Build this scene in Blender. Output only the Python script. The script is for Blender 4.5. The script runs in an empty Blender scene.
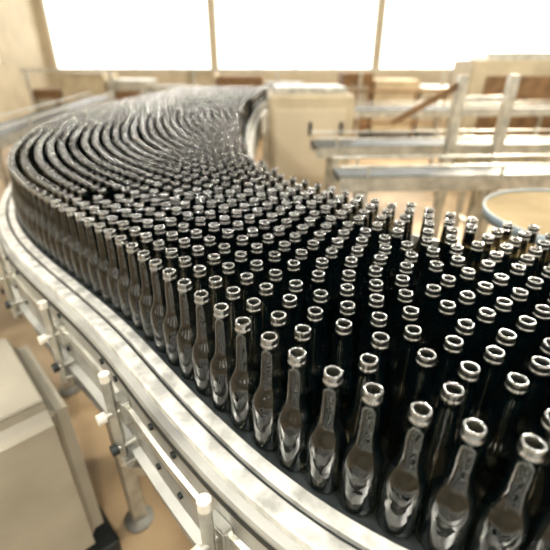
import bpy, math, random
import numpy as np
from mathutils import Vector, Matrix
random.seed(3); rng=np.random.default_rng(5)
scene=bpy.context.scene
scene.view_settings.view_transform='Standard'
try: scene.view_settings.look='Medium High Contrast'
except Exception as e: print('LOOK',e)
TOP=1.23; BS=.9
BZ=TOP-.23*BS      # belt height
# ---------------------------------------------------------------- materials
def mat(name,col,rough=.5,metal=0,noise=0,nscale=8,ior=1.5,bump=0,coat=0,col2=None,stretch=None):
    m=bpy.data.materials.new(name); m.use_nodes=True
    nt=m.node_tree; b=nt.nodes['Principled BSDF']
    b.inputs['Base Color'].default_value=(*col,1)
    b.inputs['Roughness'].default_value=rough
    b.inputs['Metallic'].default_value=metal
    b.inputs['IOR'].default_value=ior
    b.inputs['Coat Weight'].default_value=coat
    if noise or bump:
        tc=nt.nodes.new('ShaderNodeTexCoord'); n=nt.nodes.new('ShaderNodeTexNoise')
        mp=nt.nodes.new('ShaderNodeMapping')
        if stretch: mp.inputs['Scale'].default_value=stretch
        nt.links.new(tc.outputs['Object'],mp.inputs['Vector'])
        nt.links.new(mp.outputs['Vector'],n.inputs['Vector'])
        n.inputs['Scale'].default_value=nscale; n.inputs['Detail'].default_value=6
        if noise:
            r=nt.nodes.new('ShaderNodeValToRGB')
            c2=col2 or tuple(c*(1-noise) for c in col)
            r.color_ramp.elements[0].color=(*c2,1); r.color_ramp.elements[1].color=(*col,1)
            r.color_ramp.elements[0].position=.35; r.color_ramp.elements[1].position=.62
            nt.links.new(n.outputs['Fac'],r.inputs['Fac']); nt.links.new(r.outputs['Color'],b.inputs['Base Color'])
        if bump:
            bp=nt.nodes.new('ShaderNodeBump'); bp.inputs['Strength'].default_value=bump
            bp.inputs['Distance'].default_value=.01
            nt.links.new(n.outputs['Fac'],bp.inputs['Height']); nt.links.new(bp.outputs['Normal'],b.inputs['Normal'])
    return m
def emis(name,col,s):
    m=bpy.data.materials.new(name); m.use_nodes=True; nt=m.node_tree; nt.nodes.clear()
    e=nt.nodes.new('ShaderNodeEmission'); o=nt.nodes.new('ShaderNodeOutputMaterial')
    e.inputs[0].default_value=(*col,1); e.inputs[1].default_value=s
    nt.links.new(e.outputs[0],o.inputs[0]); return m
def thin_glass(name,tint,ior,rough,diff,dw,haze=.12,hr=.32):
    m=bpy.data.materials.new(name); m.use_nodes=True; nt=m.node_tree; nt.nodes.clear(); N=nt.nodes.new
    o=N('ShaderNodeOutputMaterial'); fr=N('ShaderNodeFresnel')
    geo=N('ShaderNodeNewGeometry'); mx=N('ShaderNodeMix'); mx.data_type='FLOAT'
    mx.inputs[2].default_value=ior; mx.inputs[3].default_value=1/ior
    nt.links.new(geo.outputs['Backfacing'],mx.inputs[0]); nt.links.new(mx.outputs[0],fr.inputs['IOR'])
    g=N('ShaderNodeBsdfAnisotropic'); g.inputs['Roughness'].default_value=rough; g.inputs['Color'].default_value=(1,1,1,1)
    t=N('ShaderNodeBsdfTransparent'); t.inputs[0].default_value=(*tint,1)
    d=N('ShaderNodeBsdfDiffuse'); d.inputs[0].default_value=(*diff,1)
    m1=N('ShaderNodeMixShader'); m1.inputs[0].default_value=dw
    nt.links.new(t.outputs[0],m1.inputs[1]); nt.links.new(d.outputs[0],m1.inputs[2])
    h=N('ShaderNodeBsdfAnisotropic'); h.inputs['Roughness'].default_value=hr; h.inputs['Color'].default_value=(1,1,1,1)
    mh=N('ShaderNodeMixShader'); mh.inputs[0].default_value=haze
    nt.links.new(m1.outputs[0],mh.inputs[1]); nt.links.new(h.outputs[0],mh.inputs[2])
    m2=N('ShaderNodeMixShader'); nt.links.new(fr.outputs[0],m2.inputs[0])
    nt.links.new(mh.outputs[0],m2.inputs[1]); nt.links.new(g.outputs[0],m2.inputs[2]); nt.links.new(m2.outputs[0],o.inputs[0])
    tc=N('ShaderNodeTexCoord'); nz=N('ShaderNodeTexNoise'); nz.inputs['Scale'].default_value=60; nz.inputs['Detail'].default_value=1
    bp=N('ShaderNodeBump'); bp.inputs['Strength'].default_value=.6; bp.inputs['Distance'].default_value=.002
    nt.links.new(tc.outputs['Object'],nz.inputs['Vector']); nt.links.new(nz.outputs['Fac'],bp.inputs['Height'])
    nt.links.new(bp.outputs['Normal'],g.inputs['Normal'])
    return m
M_glass=thin_glass('smoked_bottle_glass',(.56,.54,.46),1.7,.025,(.002,.012,.017),.22,.012,.2)
M_lip=thin_glass('bottle_lip_glass',(.55,.55,.50),2.0,.06,(.05,.055,.05),.4,.2,.22)
M_steel=mat('brushed_steel',(.58,.57,.51),.34,.75,noise=.35,nscale=14)
M_strip=mat('worn_steel_strip',(.80,.79,.74),.30,.4,noise=.45,nscale=26)
M_panel=mat('side_panel_steel',(.36,.36,.33),.45,.35,noise=.5,nscale=5,bump=.1)
M_dark=mat('dark_metal',(.03,.034,.033),.5,.3)
M_belt=mat('belt_chain',(.06,.07,.072),.4,.5,noise=.4,nscale=30)
M_cream=mat('cream_paint',(.34,.31,.245),.5,0,noise=.2,nscale=4)
M_cream2=mat('machine_cream_paint',(.46,.39,.27),.5,0,noise=.2,nscale=4)
M_disc=mat('turntable_plate',(.30,.24,.15),1,0,noise=.2,nscale=4,ior=1.05)
M_floor=mat('floor_concrete',(.42,.31,.19),.4,0,noise=.5,nscale=1.3,bump=.05)
M_wall=mat('wall_paint',(.52,.45,.33),.7,0,noise=.15,nscale=2)
M_ceil=mat('ceiling_paint',(.12,.12,.115),.8,0,noise=.15,nscale=2)
M_frame=mat('window_frame_paint',(.75,.72,.64),.5)
M_blue=mat('blue_grey_paint',(.18,.23,.26),.4,.2)
M_brown=mat('brown_rust',(.22,.13,.06),.6,.1,noise=.4,nscale=9)
M_white=mat('white_plastic',(.60,.57,.49),.4)
M_slat=mat('reflector_slat_white',(.85,.84,.80),.4)  # bright slats of the added reflector behind the camera
M_backing=mat('reflector_backing_dark',(.02,.021,.02),.8)  # dark gaps between the added reflector slats
M_tube=emis('lamp_diffuser',(1,.97,.90),26)
# ---------------------------------------------------------------- mesh builder
class B:
    def __init__(s): s.v=[];s.f=[];s.m=[];s.sm=[];s.mats=[]
    def mi(s,m):
        if m not in s.mats: s.mats.append(m)
        return s.mats.index(m)
    def add(s,vs,fs,m,smooth=False):
        o=len(s.v); s.v+= [tuple(v) for v in vs]; k=s.mi(m)
        for f in fs: s.f.append([i+o for i in f]); s.m.append(k); s.sm.append(smooth)
    def box(s,c,d,m,rz=0,bev=0.0):
        import bmesh
        bm=bmesh.new(); bmesh.ops.create_cube(bm,size=1)
        bmesh.ops.scale(bm,vec=d,verts=bm.verts)
        if bev: bmesh.ops.bevel(bm,geom=bm.edges[:],offset=bev,segments=3,affect='EDGES')
        bmesh.ops.rotate(bm,cent=(0,0,0),matrix=Matrix.Rotation(rz,3,'Z'),verts=bm.verts)
        bmesh.ops.translate(bm,vec=c,verts=bm.verts); bm.verts.index_update()
        s.add([v.co[:] for v in bm.verts],[[v.index for v in f.verts] for f in bm.faces],m); bm.free()
    def tube(s,a,b,r,m,n=12,r2=None):
        a=Vector(a);b=Vector(b);d=(b-a).normalized(); q=d.to_track_quat('Z','Y'); r2=r if r2 is None else r2
        vs=[];
        for P,R in ((a,r),(b,r2)):
            for i in range(n):
                t=2*math.pi*i/n; vs.append(P+q@Vector((R*math.cos(t),R*math.sin(t),0)))
        s.add(vs,[[i,(i+1)%n,n+(i+1)%n,n+i] for i in range(n)],m,True)
        s.add(vs,[list(range(n))[::-1],list(range(n,2*n))],m)
    def bar(s,a,b,w,h,m):   # rectangular bar a->b
        a=Vector(a);b=Vector(b);d=(b-a).normalized(); q=d.to_track_quat('Y','Z')
        vs=[P+q@Vector((x,0,z)) for P in (a,b) for x,z in ((-w/2,-h/2),(w/2,-h/2),(w/2,h/2),(-w/2,h/2))]
        s.add(vs,[[0,1,2,3],[7,6,5,4],[0,4,5,1],[1,5,6,2],[2,6,7,3],[3,7,4,0]],m)
    def lathe(s,c,prof,m,n=32):
        vs=[(c[0]+r*math.cos(2*math.pi*i/n),c[1]+r*math.sin(2*math.pi*i/n),c[2]+z) for r,z in prof for i in range(n)]
        fs=[[j*n+i,j*n+(i+1)%n,(j+1)*n+(i+1)%n,(j+1)*n+i] for j in range(len(prof)-1) for i in range(n)]
        s.add(vs,fs,m,True)
    def sweep(s,pts,nor,prof,m,closed=True,smooth=False):
        vs=[];k=len(prof);N=len(pts)
        for p,n in zip(pts,nor):
            for o,z in prof: vs.append((p[0]+n[0]*o,p[1]+n[1]*o,z))
        kk=k if closed else k-1
        fs=[[i*k+j,i*k+(j+1)%k,(i+1)*k+(j+1)%k,(i+1)*k+j] for i in range(N-1) for j in range(kk)]
        s.add(vs,fs,m,smooth)
        if closed: s.add(vs,[list(range(k))[::-1],[(N-1)*k+j for j in range(k)]],m)
    def obj(s,name):
        me=bpy.data.meshes.new(name); me.from_pydata(s.v,[],s.f)
        for m in s.mats: me.materials.append(m)
        me.polygons.foreach_set('material_index',s.m); me.polygons.foreach_set('use_smooth',s.sm)
        me.update(); o=bpy.data.objects.new(name,me); scene.collection.objects.link(o); return o
# ---------------------------------------------------------------- curves
def spline(P,step=.01):
    P=np.array(P,float); P=np.vstack([2*P[0]-P[1],P,2*P[-1]-P[-2]]); out=[]
    for i in range(1,len(P)-2):
        p0,p1,p2,p3=P[i-1:i+3]
        for t in np.linspace(0,1,60,endpoint=False):
            out.append(.5*((2*p1)+(-p0+p2)*t+(2*p0-5*p1+4*p2-p3)*t*t+(-p0+3*p1-3*p2+p3)*t**3))
    out=np.array(out); return resample(out,step)
def resample(out,step):
    L=np.r_[0,np.cumsum(np.linalg.norm(np.diff(out,axis=0),axis=1))]
    s=np.arange(0,L[-1],step); return np.c_[np.interp(s,L,out[:,0]),np.interp(s,L,out[:,1])]
def smooth(P,w):
    k=np.ones(w)/w; pad=w//2
    Q=np.vstack([np.linspace(P[0]-(P[1]-P[0])*pad,P[0],pad,endpoint=False),P,np.linspace(P[-1],P[-1]+(P[-1]-P[-2])*pad,pad+1)[1:]])
    return np.c_[np.convolve(Q[:,0],k,'valid'),np.convolve(Q[:,1],k,'valid')][:len(P)]
def normals(P):
    T=np.gradient(P,axis=0); T/=np.linalg.norm(T,axis=1)[:,None]
    return np.c_[T[:,1],-T[:,0]]
Lp=[(-1.42,7.4),(-1.50,6.4),(-1.57,5.4),(-1.60,4.5),(-1.58,3.5),(-1.45,2.7),(-1.24,2.05),(-1.04,1.63),(-.83,1.34),(-.63,1.13),(-.445,.95),(-.29,.79),(-.16,.635),
    (-.057,.522),(.007,.457),(.055,.41),(.128,.358),(.19,.322),(.265,.288),(.36,.255),(.5,.215),(.7,.18),(1.0,.15)]
Rp=[(0.0,7.4),(-.10,6.4),(-.24,5),(-.27,3.6),(-.22,2.45),(-.105,1.75),(.05,1.40),(.22,1.21),(.40,1.06),(.52,.97),(.65,.90),(.8,.84),(1.0,.78)]
Lc=smooth(spline(Lp),25); Ln=normals(Lc)
Rc=smooth(spline(Rp),25); Rn=normals(Rc)
mid=len(Lc)//2
if np.dot(Ln[mid],Rc[len(Rc)//2]-Lc[mid])>0: Ln=-Ln
rm=len(Rc)//2
if np.dot(Rn[rm],Lc[mid]-Rc[rm])>0: Rn=-Rn
# ---------------------------------------------------------------- bottles
poly=np.vstack([Lc+Ln*.02,Rc[::-1]])
def inpoly(x,y):
    X=poly[:,0];Y=poly[:,1];X2=np.roll(X,-1);Y2=np.roll(Y,-1)
    c=((Y>y)!=(Y2>y))&(x<(X2-X)*(y-Y)/(Y2-Y+1e-12)+X); return c.sum()%2==1
D=.0614*BS
cell=.07
def near(grid,x,y,r):
    gx,gy=int(x//cell),int(y//cell)
    for i in (-1,0,1):
        for j in (-1,0,1):
            for (a,b) in grid.get((gx+i,gy+j),()):
                if (a-x)**2+(b-y)**2<r*r: return True
    return False
def put(grid,x,y): grid.setdefault((int(x//cell),int(y//cell)),[]).append((x,y))
grid={};pts=[];fixed=[]
for k in range(38):
    row=Lc-Ln*(k*D*.90)
    d=np.einsum('ij,ij->i',np.gradient(row,axis=0),np.gradient(Lc,axis=0)); row=row[d>0]
    if len(row)<5: continue
    L=np.r_[0,np.cumsum(np.linalg.norm(np.diff(row,axis=0),axis=1))]
    s=L[-1]-(.0 if k%2 else D/2)
    while s>0:
        x=np.interp(s,L,row[:,0]); y=np.interp(s,L,row[:,1])
        if inpoly(x,y) and not near(grid,x,y,.955*D):
            pts.append((x,y)); fixed.append(k==0); put(grid,x,y); s-=D*1.002
        else: s-=.0015
pts=np.array(pts);fixed=np.array(fixed)
def pairs(P,r):
    o=np.argsort(P[:,1]); Q=P[o]; I=[];J=[]
    hi=np.searchsorted(Q[:,1],Q[:,1]+r)
    for i in range(len(Q)):
        js=np.arange(i+1,hi[i])
        if len(js):
            dd=np.hypot(Q[js,0]-Q[i,0],Q[js,1]-Q[i,1]); js=js[dd<r]; I+= [i]*len(js); J+=list(js)
    return o[np.array(I,int)],o[np.array(J,int)]
def relax(pts,fixed,n):
    for it in range(n):
        if it%8==0: I,J=pairs(pts,1.4*D)
        v=pts[J]-pts[I]; dd=np.linalg.norm(v,axis=1)+1e-9; ov=np.clip(D*1.004-dd,0,None); u=v/dd[:,None]*(ov*.5)[:,None]
        mv=np.zeros_like(pts); np.add.at(mv,J,u); np.add.at(mv,I,-u); mv[fixed]=0
        pts=pts+mv*.9
    return pts
def thin(P,fx,r):
    i,j=pairs(P,r); kill=set()
    for a,b in zip(i,j):
        if a in kill or b in kill: continue
        kill.add(b if not fx[b] else a)
    m=np.ones(len(P),bool); m[list(kill)]=False; return P[m],fx[m]
for rnd in range(3):
    grid={}
    for a,b in pts: put(grid,a,b)
    add=[]
    for yy in np.arange(.12,3.2,.011):
        for xx in np.arange(-1.6,1.0,.011):
            if not near(grid,xx,yy,.80*D) and inpoly(xx,yy): add.append((xx,yy)); put(grid,xx,yy)
    print('added',len(add))
    if add:
        pts=np.vstack([pts,add]); fixed=np.r_[fixed,np.zeros(len(add),bool)]
    pts=relax(pts,fixed,40)
pts,fixed=thin(pts,fixed,.965*D)
poly=np.vstack([Lc+Ln*.02,(Rc+Rn*.02)[::-1]])
placed=[(x,y) for x,y in pts if inpoly(x,y)]
print('BOTTLES',len(placed))
prof_hi=[(.001,.006),(.018,.005),(.0245,.0),(.0285,.001),(.0302,.004),(.0306,.008),(.0303,.012),(.0305,.016),(.0305,.080),(.0304,.088),(.0299,.095),(.0288,.102),(.0268,.109),(.0240,.1155),
 (.0209,.122),(.0183,.129),(.0166,.138),(.0154,.152),(.0144,.174),(.0135,.198),(.0128,.2115),(.0143,.2125),(.0148,.2145),(.0145,.2165),(.0131,.2178),(.0128,.2190),(.0131,.2205),(.0138,.2225),(.0139,.2260),(.0133,.2288),(.0121,.2300),(.0106,.2296),(.0098,.228),(.0094,.222),(.0092,.205),(.0098,.185)]
LIP_HI=20
prof_lo=[(.018,.003),(.0290,.001),(.0306,.009),(.0305,.082),(.0292,.100),(.0245,.114),(.0188,.128),(.0154,.154),(.0128,.2115),(.0147,.2140),(.0130,.2178),(.0138,.2225),(.0134,.2285),(.0118,.2300),(.0099,.228),(.0092,.205)]
LIP_LO=8
V=[];F=[];MI=[];off=0
for (x,y) in placed:
    hi=math.hypot(x,y)<1.3
    prof=prof_hi if hi else prof_lo; n=36 if hi else (20 if y<2.5 else 12)
    pr=np.array(prof)*BS; a=np.arange(n)*2*np.pi/n+rng.random()
    tilt=rng.normal(0,.004,2)
    vx=(pr[:,0][:,None]*np.cos(a)+x+tilt[0]*pr[:,1][:,None]); vy=(pr[:,0][:,None]*np.sin(a)+y+tilt[1]*pr[:,1][:,None]); vz=np.repeat(pr[:,1][:,None]+BZ+.0005,n,1)
    V.append(np.stack([vx,vy,vz],-1).reshape(-1,3))
    j,i=np.meshgrid(np.arange(len(prof)-1),np.arange(n),indexing='ij'); i2=(i+1)%n
    F.append((np.stack([j*n+i,j*n+i2,(j+1)*n+i2,(j+1)*n+i],-1).reshape(-1,4))+off); off+=len(prof)*n
    lp=LIP_HI if hi else LIP_LO
    MI.append(((j>=lp)&(j<len(prof)-3)).astype(np.int32).ravel())
V=np.concatenate(V);F=np.concatenate(F);MI=np.concatenate(MI)
me=bpy.data.meshes.new('beer_bottles')
me.vertices.add(len(V)); me.vertices.foreach_set('co',V.ravel())
me.loops.add(F.size); me.loops.foreach_set('vertex_index',F.ravel().astype(np.int32))
me.polygons.add(len(F)); me.polygons.foreach_set('loop_start',np.arange(0,F.size,4,dtype=np.int32))
me.materials.append(M_glass); me.materials.append(M_lip)
me.polygons.foreach_set('use_smooth',np.ones(len(F),bool))
me.polygons.foreach_set('material_index',MI)
me.update(calc_edges=True); me.validate()
scene.collection.objects.link(bpy.data.objects.new('beer_bottles',me))
# ---------------------------------------------------------------- main conveyor
c=B()
n=400
def samp(P,n):
    L=np.r_[0,np.cumsum(np.linalg.norm(np.diff(P,axis=0),axis=1))]; s=np.linspace(0,L[-1],n)
    return np.c_[np.interp(s,L,P[:,0]),np.interp(s,L,P[:,1])]
a=samp(Lc+Ln*.036,n); b=samp(Rc+Rn*.05,n)
vs=[(*p,BZ) for p in a]+[(*p,BZ) for p in b]+[(*p,BZ-.03) for p in a]+[(*p,BZ-.03) for p in b]
fs=[[i,i+1,n+i+1,n+i] for i in range(n-1)]+[[2*n+i,3*n+i,3*n+i+1,2*n+i+1] for i in range(n-1)]
c.add(vs,fs,M_belt)
S=slice(0,None,3); P=Lc[S];N=Ln[S]
c.sweep(P,N,[(.034,BZ-.03),(.034,BZ+.006),(.037,BZ+.009),(.056,BZ+.009),(.058,BZ+.006),(.058,BZ-.03)],M_strip)
c.sweep(P,N,[(.058,BZ-.02),(.058,BZ-.004),(.066,BZ-.004),(.066,BZ-.02)],M_dark)
c.sweep(P,N,[(.066,BZ-.03),(.066,BZ+.004),(.069,BZ+.007),(.092,BZ+.007),(.095,BZ+.004),(.095,BZ-.03)],M_strip)
c.sweep(P,N,[(.095,BZ-.035),(.095,BZ-.012),(.108,BZ-.016),(.111,BZ-.022),(.111,BZ-.20),(.128,BZ-.21),(.128,BZ-.215),(.107,BZ-.215),(.107,BZ-.035)],M_panel)
c.sweep(P,N,[(.111,BZ-.085),(.119,BZ-.088),(.119,BZ-.108),(.111,BZ-.111)],M_steel)
c.sweep(P,N,[(.111,BZ-.028),(.1125,BZ-.028),(.1125,BZ-.040),(.111,BZ-.040)],M_dark)
c.sweep(P,N,[(.098,BZ-.215),(.098,BZ-.34),(.102,BZ-.34),(.102,BZ-.215)],M_panel)
P2=Rc[S];N2=Rn[S]
c.sweep(P2,N2,[(.05,BZ-.03),(.05,BZ+.009),(.085,BZ+.009),(.085,BZ-.03)],M_strip)
c.sweep(P2,N2,[(.085,BZ-.22),(.085,BZ-.0),(.090,BZ-.0),(.090,BZ-.22)],M_panel)
c.sweep(P2,N2,[(.055,BZ+.06),(.055,BZ+.10),(.063,BZ+.10),(.063,BZ+.06)],M_steel)
for i in range(0,len(Rc),45):
    p=Rc[i];nn=Rn[i]; c.bar((p[0]+nn[0]*.068,p[1]+nn[1]*.068,BZ),(p[0]+nn[0]*.068,p[1]+nn[1]*.068,BZ+.09),.012,.012,M_steel)
def at(y): return int(np.argmin(abs(Lc[:,1]-y)))
def bracket(i):
    p=Lc[i];nn=Ln[i];rz=math.atan2(nn[1],nn[0])
    q=lambda o,z,t=0:(p[0]+nn[0]*o-nn[1]*t,p[1]+nn[1]*o+nn[0]*t,BZ+z)
    c.box(q(.120,-.10),(.02,.045,.06),M_steel,rz,.003)
    c.bar(q(.142,-.26),q(.142,-.01),.018,.012,M_steel)
    c.tube(q(.10,-.10),q(.175,-.10),.007,M_steel)
    c.tube(q(.158,-.10),q(.176,-.10),.012,M_white)
    c.tube(q(.10,-.20),q(.165,-.20),.008,M_steel)
    c.tube(q(.150,-.20),q(.165,-.20),.013,M_dark,6)
    c.tube(q(.142,-.012),q(.142,.006),.011,M_white)
    c.box(q(.113,-.235),(.07,.05,.012),M_steel,rz,.002)
for y in (.47,.72,1.0,1.32,1.75,2.4,3.1,4): bracket(at(y))
for y in (.40,.56,.62,.75,.81,1.0,1.06,1.25,1.35):
    i=at(y);p=Lc[i];nn=Ln[i]
    for z in (-.05,-.16):
        c.tube((p[0]+nn[0]*.110,p[1]+nn[1]*.110,BZ+z),(p[0]+nn[0]*.117,p[1]+nn[1]*.117,BZ+z),.007,M_dark,6)
for y in (.30,1.0,1.7,2.8,4.2,5.8):
    i=at(y) ; p=Lc[i]+Ln[i]*.04; j=int(np.argmin(abs(Rc[:,1]-max(y,.82)))) ; r=Rc[j]+Rn[j]*.03
    if y<.4: r=np.array([.95,.75])
    for w in (p,r):
        c.box((w[0],w[1],BZ/2-.03),(.05,.05,BZ-.1),M_steel,.7,.003)
        c.lathe((w[0],w[1],0),[(.001,.0),(.055,0),(.055,.012),(.02,.03),(.02,.06)],M_panel,16)
    c.bar((p[0],p[1],.3),(r[0],r[1],.3),.04,.04,M_steel)
    c.bar((p[0],p[1],.93),(r[0],r[1],.93),.05,.06,M_panel)
c.sweep(P,N,[(-.02,BZ-.42),(.098,BZ-.34),(.101,BZ-.345),(-.02,BZ-.425)],M_panel)
c.obj('bottle_conveyor')
# ---------------------------------------------------------------- lower left machine cover
m=B()
rz=math.radians(-47)
cx,cy=-.90,.89
m.box((cx,cy,.40),(.50,.42,.66),M_cream,rz,.05)
m.box((cx,cy,.735),(.40,.32,.010),M_cream,rz,.004)
m.box((cx,cy,.745),(.16,.10,.012),M_steel,rz,.003)
m.tube((cx,cy,.745),(cx,cy,.79),.012,M_dark)
m.box((cx,cy,.04),(.54,.46,.08),M_dark,rz,.01)
m.obj('drive_motor_cabinet')
# added slats over dark backing, out of view, for stripy reflections in the bottles
m=B()
m.box((.1,-.95,.012),(3.4,1.8,.024),M_backing)
for i in range(9):
    y=-1.75+i*.2
    m.box((.1,y,.27),(3.2,.07,.03),M_slat,0,.004)
for x in (-1.45,-.5,.6,1.65):
    m.bar((x,-1.8,.235),(x,-.1,.235),.05,.04,M_dark)
    for y in (-1.75,-.15): m.bar((x,y,.024),(x,y,.22),.05,.05,M_dark)
m.obj('reflection_slats')
# ---------------------------------------------------------------- background conveyors etc.
def conveyor(name,a,b,w,z,guards=True,legstep=1.0,mt=M_steel):
    k=B(); a=Vector((*a,z));b=Vector((*b,z));d=(b-a);L=d.length;d.normalize();sd=Vector((d.y,-d.x,0))
    k.bar(a,b,w,.03,M_belt)
    for s in (-1,1):
        k.bar(a+sd*s*w/2-Vector((0,0,.03)),b+sd*s*w/2-Vector((0,0,.03)),.012,.08,mt)
        if guards:
            for h in (.07,):
                k.tube(a+sd*s*(w/2+.01)+Vector((0,0,h)),b+sd*s*(w/2+.01)+Vector((0,0,h)),.008,mt,8)
    t=.15
    while t<L:
        for s in (-1,1):
            q=a+d*t+sd*s*(w/2-.03)
            k.bar(Vector((q.x,q.y,0)),q-Vector((0,0,.02)),.04,.04,mt)
            if guards: k.bar(q+sd*s*.05,q+sd*s*.05+Vector((0,0,.08)),.012,.02,mt)
            k.lathe((q.x,q.y,0),[(.001,0),(.05,0),(.05,.01),(.02,.03)],M_dark,12)
        q1=a+d*t; k.bar((q1+sd*w/2)-Vector((0,0,z*.65)),(q1-sd*w/2)-Vector((0,0,z*.65)),.03,.03,mt)
        t+=legstep
    return k.obj(name)
conveyor('transfer_conveyor',(.35,2.35),(4.0,2.55),.22,1.0,True,.75)
conveyor('transfer_conveyor',(.3,3.3),(5.0,3.6),.3,1.0,True,1.2)
conveyor('transfer_conveyor',(.6,5.4),(7.0,5.9),.4,1.05,True,1.4)
conveyor('transfer_conveyor',(-2.2,2.6),(-2.9,7.5),.35,1.05,True,1.1)
conveyor('transfer_conveyor',(-2.0,1.9),(-4.5,4.6),.3,.85,True,.9)
conveyor('transfer_conveyor',(-1.45,1.2),(-2.6,2.0),.25,.78,False,.6)
k=B()
k.box((.34,4.6,.70),(.82,.8,1.2),M_cream2,.05,.02)
k.box((.34,4.185,.75),(.68,.02,.85),M_wall,.05,.004)
k.box((.34,4.6,1.33),(.7,.6,.06),M_steel,.05,.01)
k.box((.34,4.6,.05),(.8,.75,.1),M_dark,.05)
for dx in (-.3,0,.3): k.box((.34+dx,4.17,1.0),(.03,.02,.12),M_dark,.05)
k.obj('packing_machine')
k=B()
k.box((3.6,6.8,.9),(1.6,1.0,1.4),M_cream2,-.1,.02)
k.box((3.6,6.28,.95),(1.3,.03,.9),M_brown,-.1,.01)
k.box((3.6,6.8,1.64),(1.2,.8,.1),M_steel,-.1,.01)
k.box((3.6,6.8,.1),(1.5,.95,.2),M_dark,-.1)
k.obj('bottle_washer')
k=B()
for x,y in ((1.22,2.95),(1.62,3.08)):
    k.bar((x,y,0),(x,y,1.5),.06,.06,M_steel); k.box((x,y,.01),(.16,.16,.02),M_dark)
k.bar((1.22,2.95,1.35),(1.62,3.08,1.35),.04,.04,M_steel)
k.bar((1.22,2.95,1.45),(.80,2.98,1.2),.03,.04,M_brown)
k.obj('steel_support_frame')
k=B()
tx,ty=1.30,1.62
k.lathe((tx,ty,0),[(.001,1.0),(.38,1.0),(.39,1.003)],M_disc,64)
k.lathe((tx,ty,0),[(.39,1.003),(.39,1.012),(.398,1.012),(.398,.97),(.38,.97)],M_blue,64)
k.lathe((tx,ty,0),[(.38,.97),(.1,.92),(.06,.85),(.06,.1),(.2,.04),(.22,0)],M_steel,32)
k.obj('rotary_table')
k=B()
cols=[M_brown,M_cream2,M_steel,M_cream,M_cream2,M_brown,M_panel,M_cream2]
xx=-5.5
for i in range(15):
    wdt=.7+.35*((i*7)%4)/3; hgt=.9+.4*((i*5)%7)/6
    k.box((xx+wdt/2,10.5,hgt/2+.12),(wdt-.05,1.0,hgt),cols[i%8],0,.02)
    k.box((xx+wdt/2,9.98,hgt*.6+.12),(wdt*.6,.03,hgt*.4),cols[(i+3)%8],0,.005)
    for s in (.08,wdt-.08): k.box((xx+s,10.1,.06),(.06,.06,.12),M_dark)
    xx+=wdt
k.bar((-5.5,9.9,1.42),(xx,9.9,1.42),.08,.06,M_steel)
for i in range(8): k.bar((-5.4+i*(xx+5.4)/7.2,9.9,0),(-5.4+i*(xx+5.4)/7.2,9.9,1.4),.06,.06,M_steel)
k.obj('palletizing_line')
k=B()
for x in np.arange(.4,7,1.1): k.tube((x,8.2,0),(x,8.2,1.1),.022,M_brown)
for z in (.55,1.1): k.tube((.4,8.2,z),(7,8.2,z),.022,M_brown)
k.obj('guard_railing')
# ---------------------------------------------------------------- room
def wall(name,axis,pos,lo,hi,H,wins,sill,top,m):
    k=B(); t=.2
    def seg(a,b,z0,z1):
        if b-a<.01 or z1-z0<.01: return
        if axis=='y': k.box(((a+b)/2,pos,(z0+z1)/2),(b-a,t,z1-z0),m)
        else: k.box((pos,(a+b)/2,(z0+z1)/2),(t,b-a,z1-z0),m)
    seg(lo,hi,0,sill); seg(lo,hi,top,H); cur=lo
    for a,b in wins: seg(cur,a,sill,top); cur=b
    seg(cur,hi,sill,top); k.obj(name)
wid=0
def window(axis,pos,a,b,z0,z1):
    global wid; wid+=1; k=B(); nn=max(2,int((b-a)/1.1))
    P=(lambda u,z:(u,pos,z)) if axis=='y' else (lambda u,z:(pos,u,z))
    for i in range(nn+1):
        u=a+.03+(b-a-.06)*i/nn; k.bar(P(u,z0),P(u,z1),.06,.06,M_frame)
    for z in (z0+.03,(z0+z1)/2,z1-.03): k.bar(P(a,z),P(b,z),.06,.06,M_frame)
    k.obj('window_%d'%wid)
X0,X1,Y0,Y1,H=-8,10,-6,16,6.5
wb=[(-7.6,-2.2),(-2.0,3.4),(3.6,9.6)]
wf=[(-5,-3.6),(-1.2,.2),(2.4,3.8),(6,7.4)]
wall('wall_back','y',Y1,X0,X1,H,wb,1.3,5.6,M_wall)
wall('wall_front','y',Y0,X0,X1,H,wf,1.5,4.6,M_wall)
ws=[(-4,-2.6),(0,1.4),(4,5.4),(8,9.4),(12,13.4)]
wall('wall_left','x',X0,Y0,Y1,H,ws,1.5,4.6,M_wall)
wr=[(-5,-2),(-1,2),(3,6),(7,10),(11,14)]
wall('wall_right','x',X1,Y0,Y1,H,wr,1.0,4.6,M_wall)
for a,b in wb: window('y',Y1,a,b,1.3,5.6)
for a,b in wf: window('y',Y0,a,b,1.5,4.6)
for a,b in ws: window('x',X0,a,b,1.5,4.6)
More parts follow.
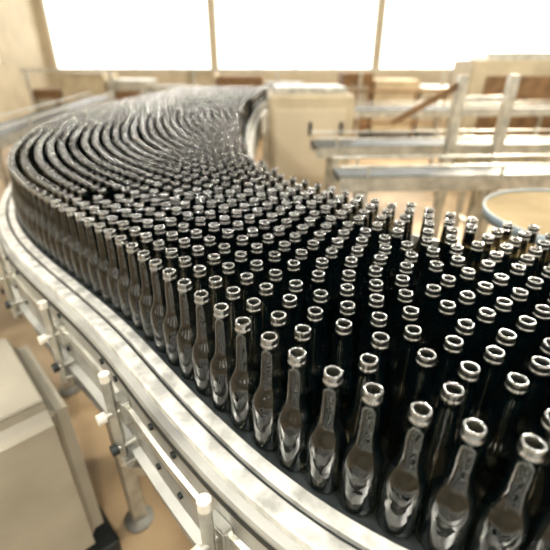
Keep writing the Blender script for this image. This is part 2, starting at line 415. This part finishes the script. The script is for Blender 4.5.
for a,b in wr: window('x',X1,a,b,1.0,4.6)
k=B(); k.box(((X0+X1)/2,(Y0+Y1)/2,-.1),(X1-X0+.4,Y1-Y0+.4,.2),M_floor); k.obj('floor')
k=B(); k.box(((X0+X1)/2,(Y0+Y1)/2,H+.1),(X1-X0+.4,Y1-Y0+.4,.2),M_ceil); k.obj('ceiling')
for x in (-4.5,-1.5,1.5,4.5,7.5):
    k=B(); k.box((x,5,H-.55),(.24,19,.05),M_steel); k.box((x,5,H-.60),(.10,18.8,.05),M_tube)
    for y in (-4,0,4,8,12): k.tube((x,y,H-.53),(x,y,H),.015,M_steel)
    k.obj('ceiling_light')
def added_light(loc,target,power,size,col=(1,.95,.85)):  # added area light without a fixture, for bottle highlights and fill
    ld=bpy.data.lights.new('added_area_light',  'AREA'); ld.energy=power; ld.size=size; ld.color=col
    o=bpy.data.objects.new('added_area_light',ld); scene.collection.objects.link(o)
    o.location=loc; o.rotation_euler=(Vector(target)-Vector(loc)).to_track_quat('-Z','Y').to_euler()
added_light((-3.2,.2,4.2),(0,1,1.1),130,.4,(1,.97,.90))
added_light((1.0,-2.2,4.6),(0,0.4,1.1),150,.35,(1,.98,.93))
added_light((3.4,4.6,4.6),(0.6,1.8,1.1),230,.5,(1,.94,.84))
added_light((5.5,9.5,5.2),(3,6,0),1000,1.2,(1,.86,.66))  # added warm light to brighten the right background
# ---------------------------------------------------------------- world
w=bpy.data.worlds.new('sky'); scene.world=w; w.use_nodes=True
bg=w.node_tree.nodes['Background']; bg.inputs[0].default_value=(1,.98,.93,1); bg.inputs[1].default_value=3.2
# ---------------------------------------------------------------- camera
cd=bpy.data.cameras.new('cam'); cam=bpy.data.objects.new('camera',cd); scene.collection.objects.link(cam)
cam.location=(0,0,1.575); cam.rotation_euler=(math.radians(62.5),0,0); cd.lens=26.8; cd.sensor_width=36; cd.clip_start=.02
cd.dof.use_dof=True; cd.dof.focus_distance=.64; cd.dof.aperture_fstop=2.6
scene.camera=cam
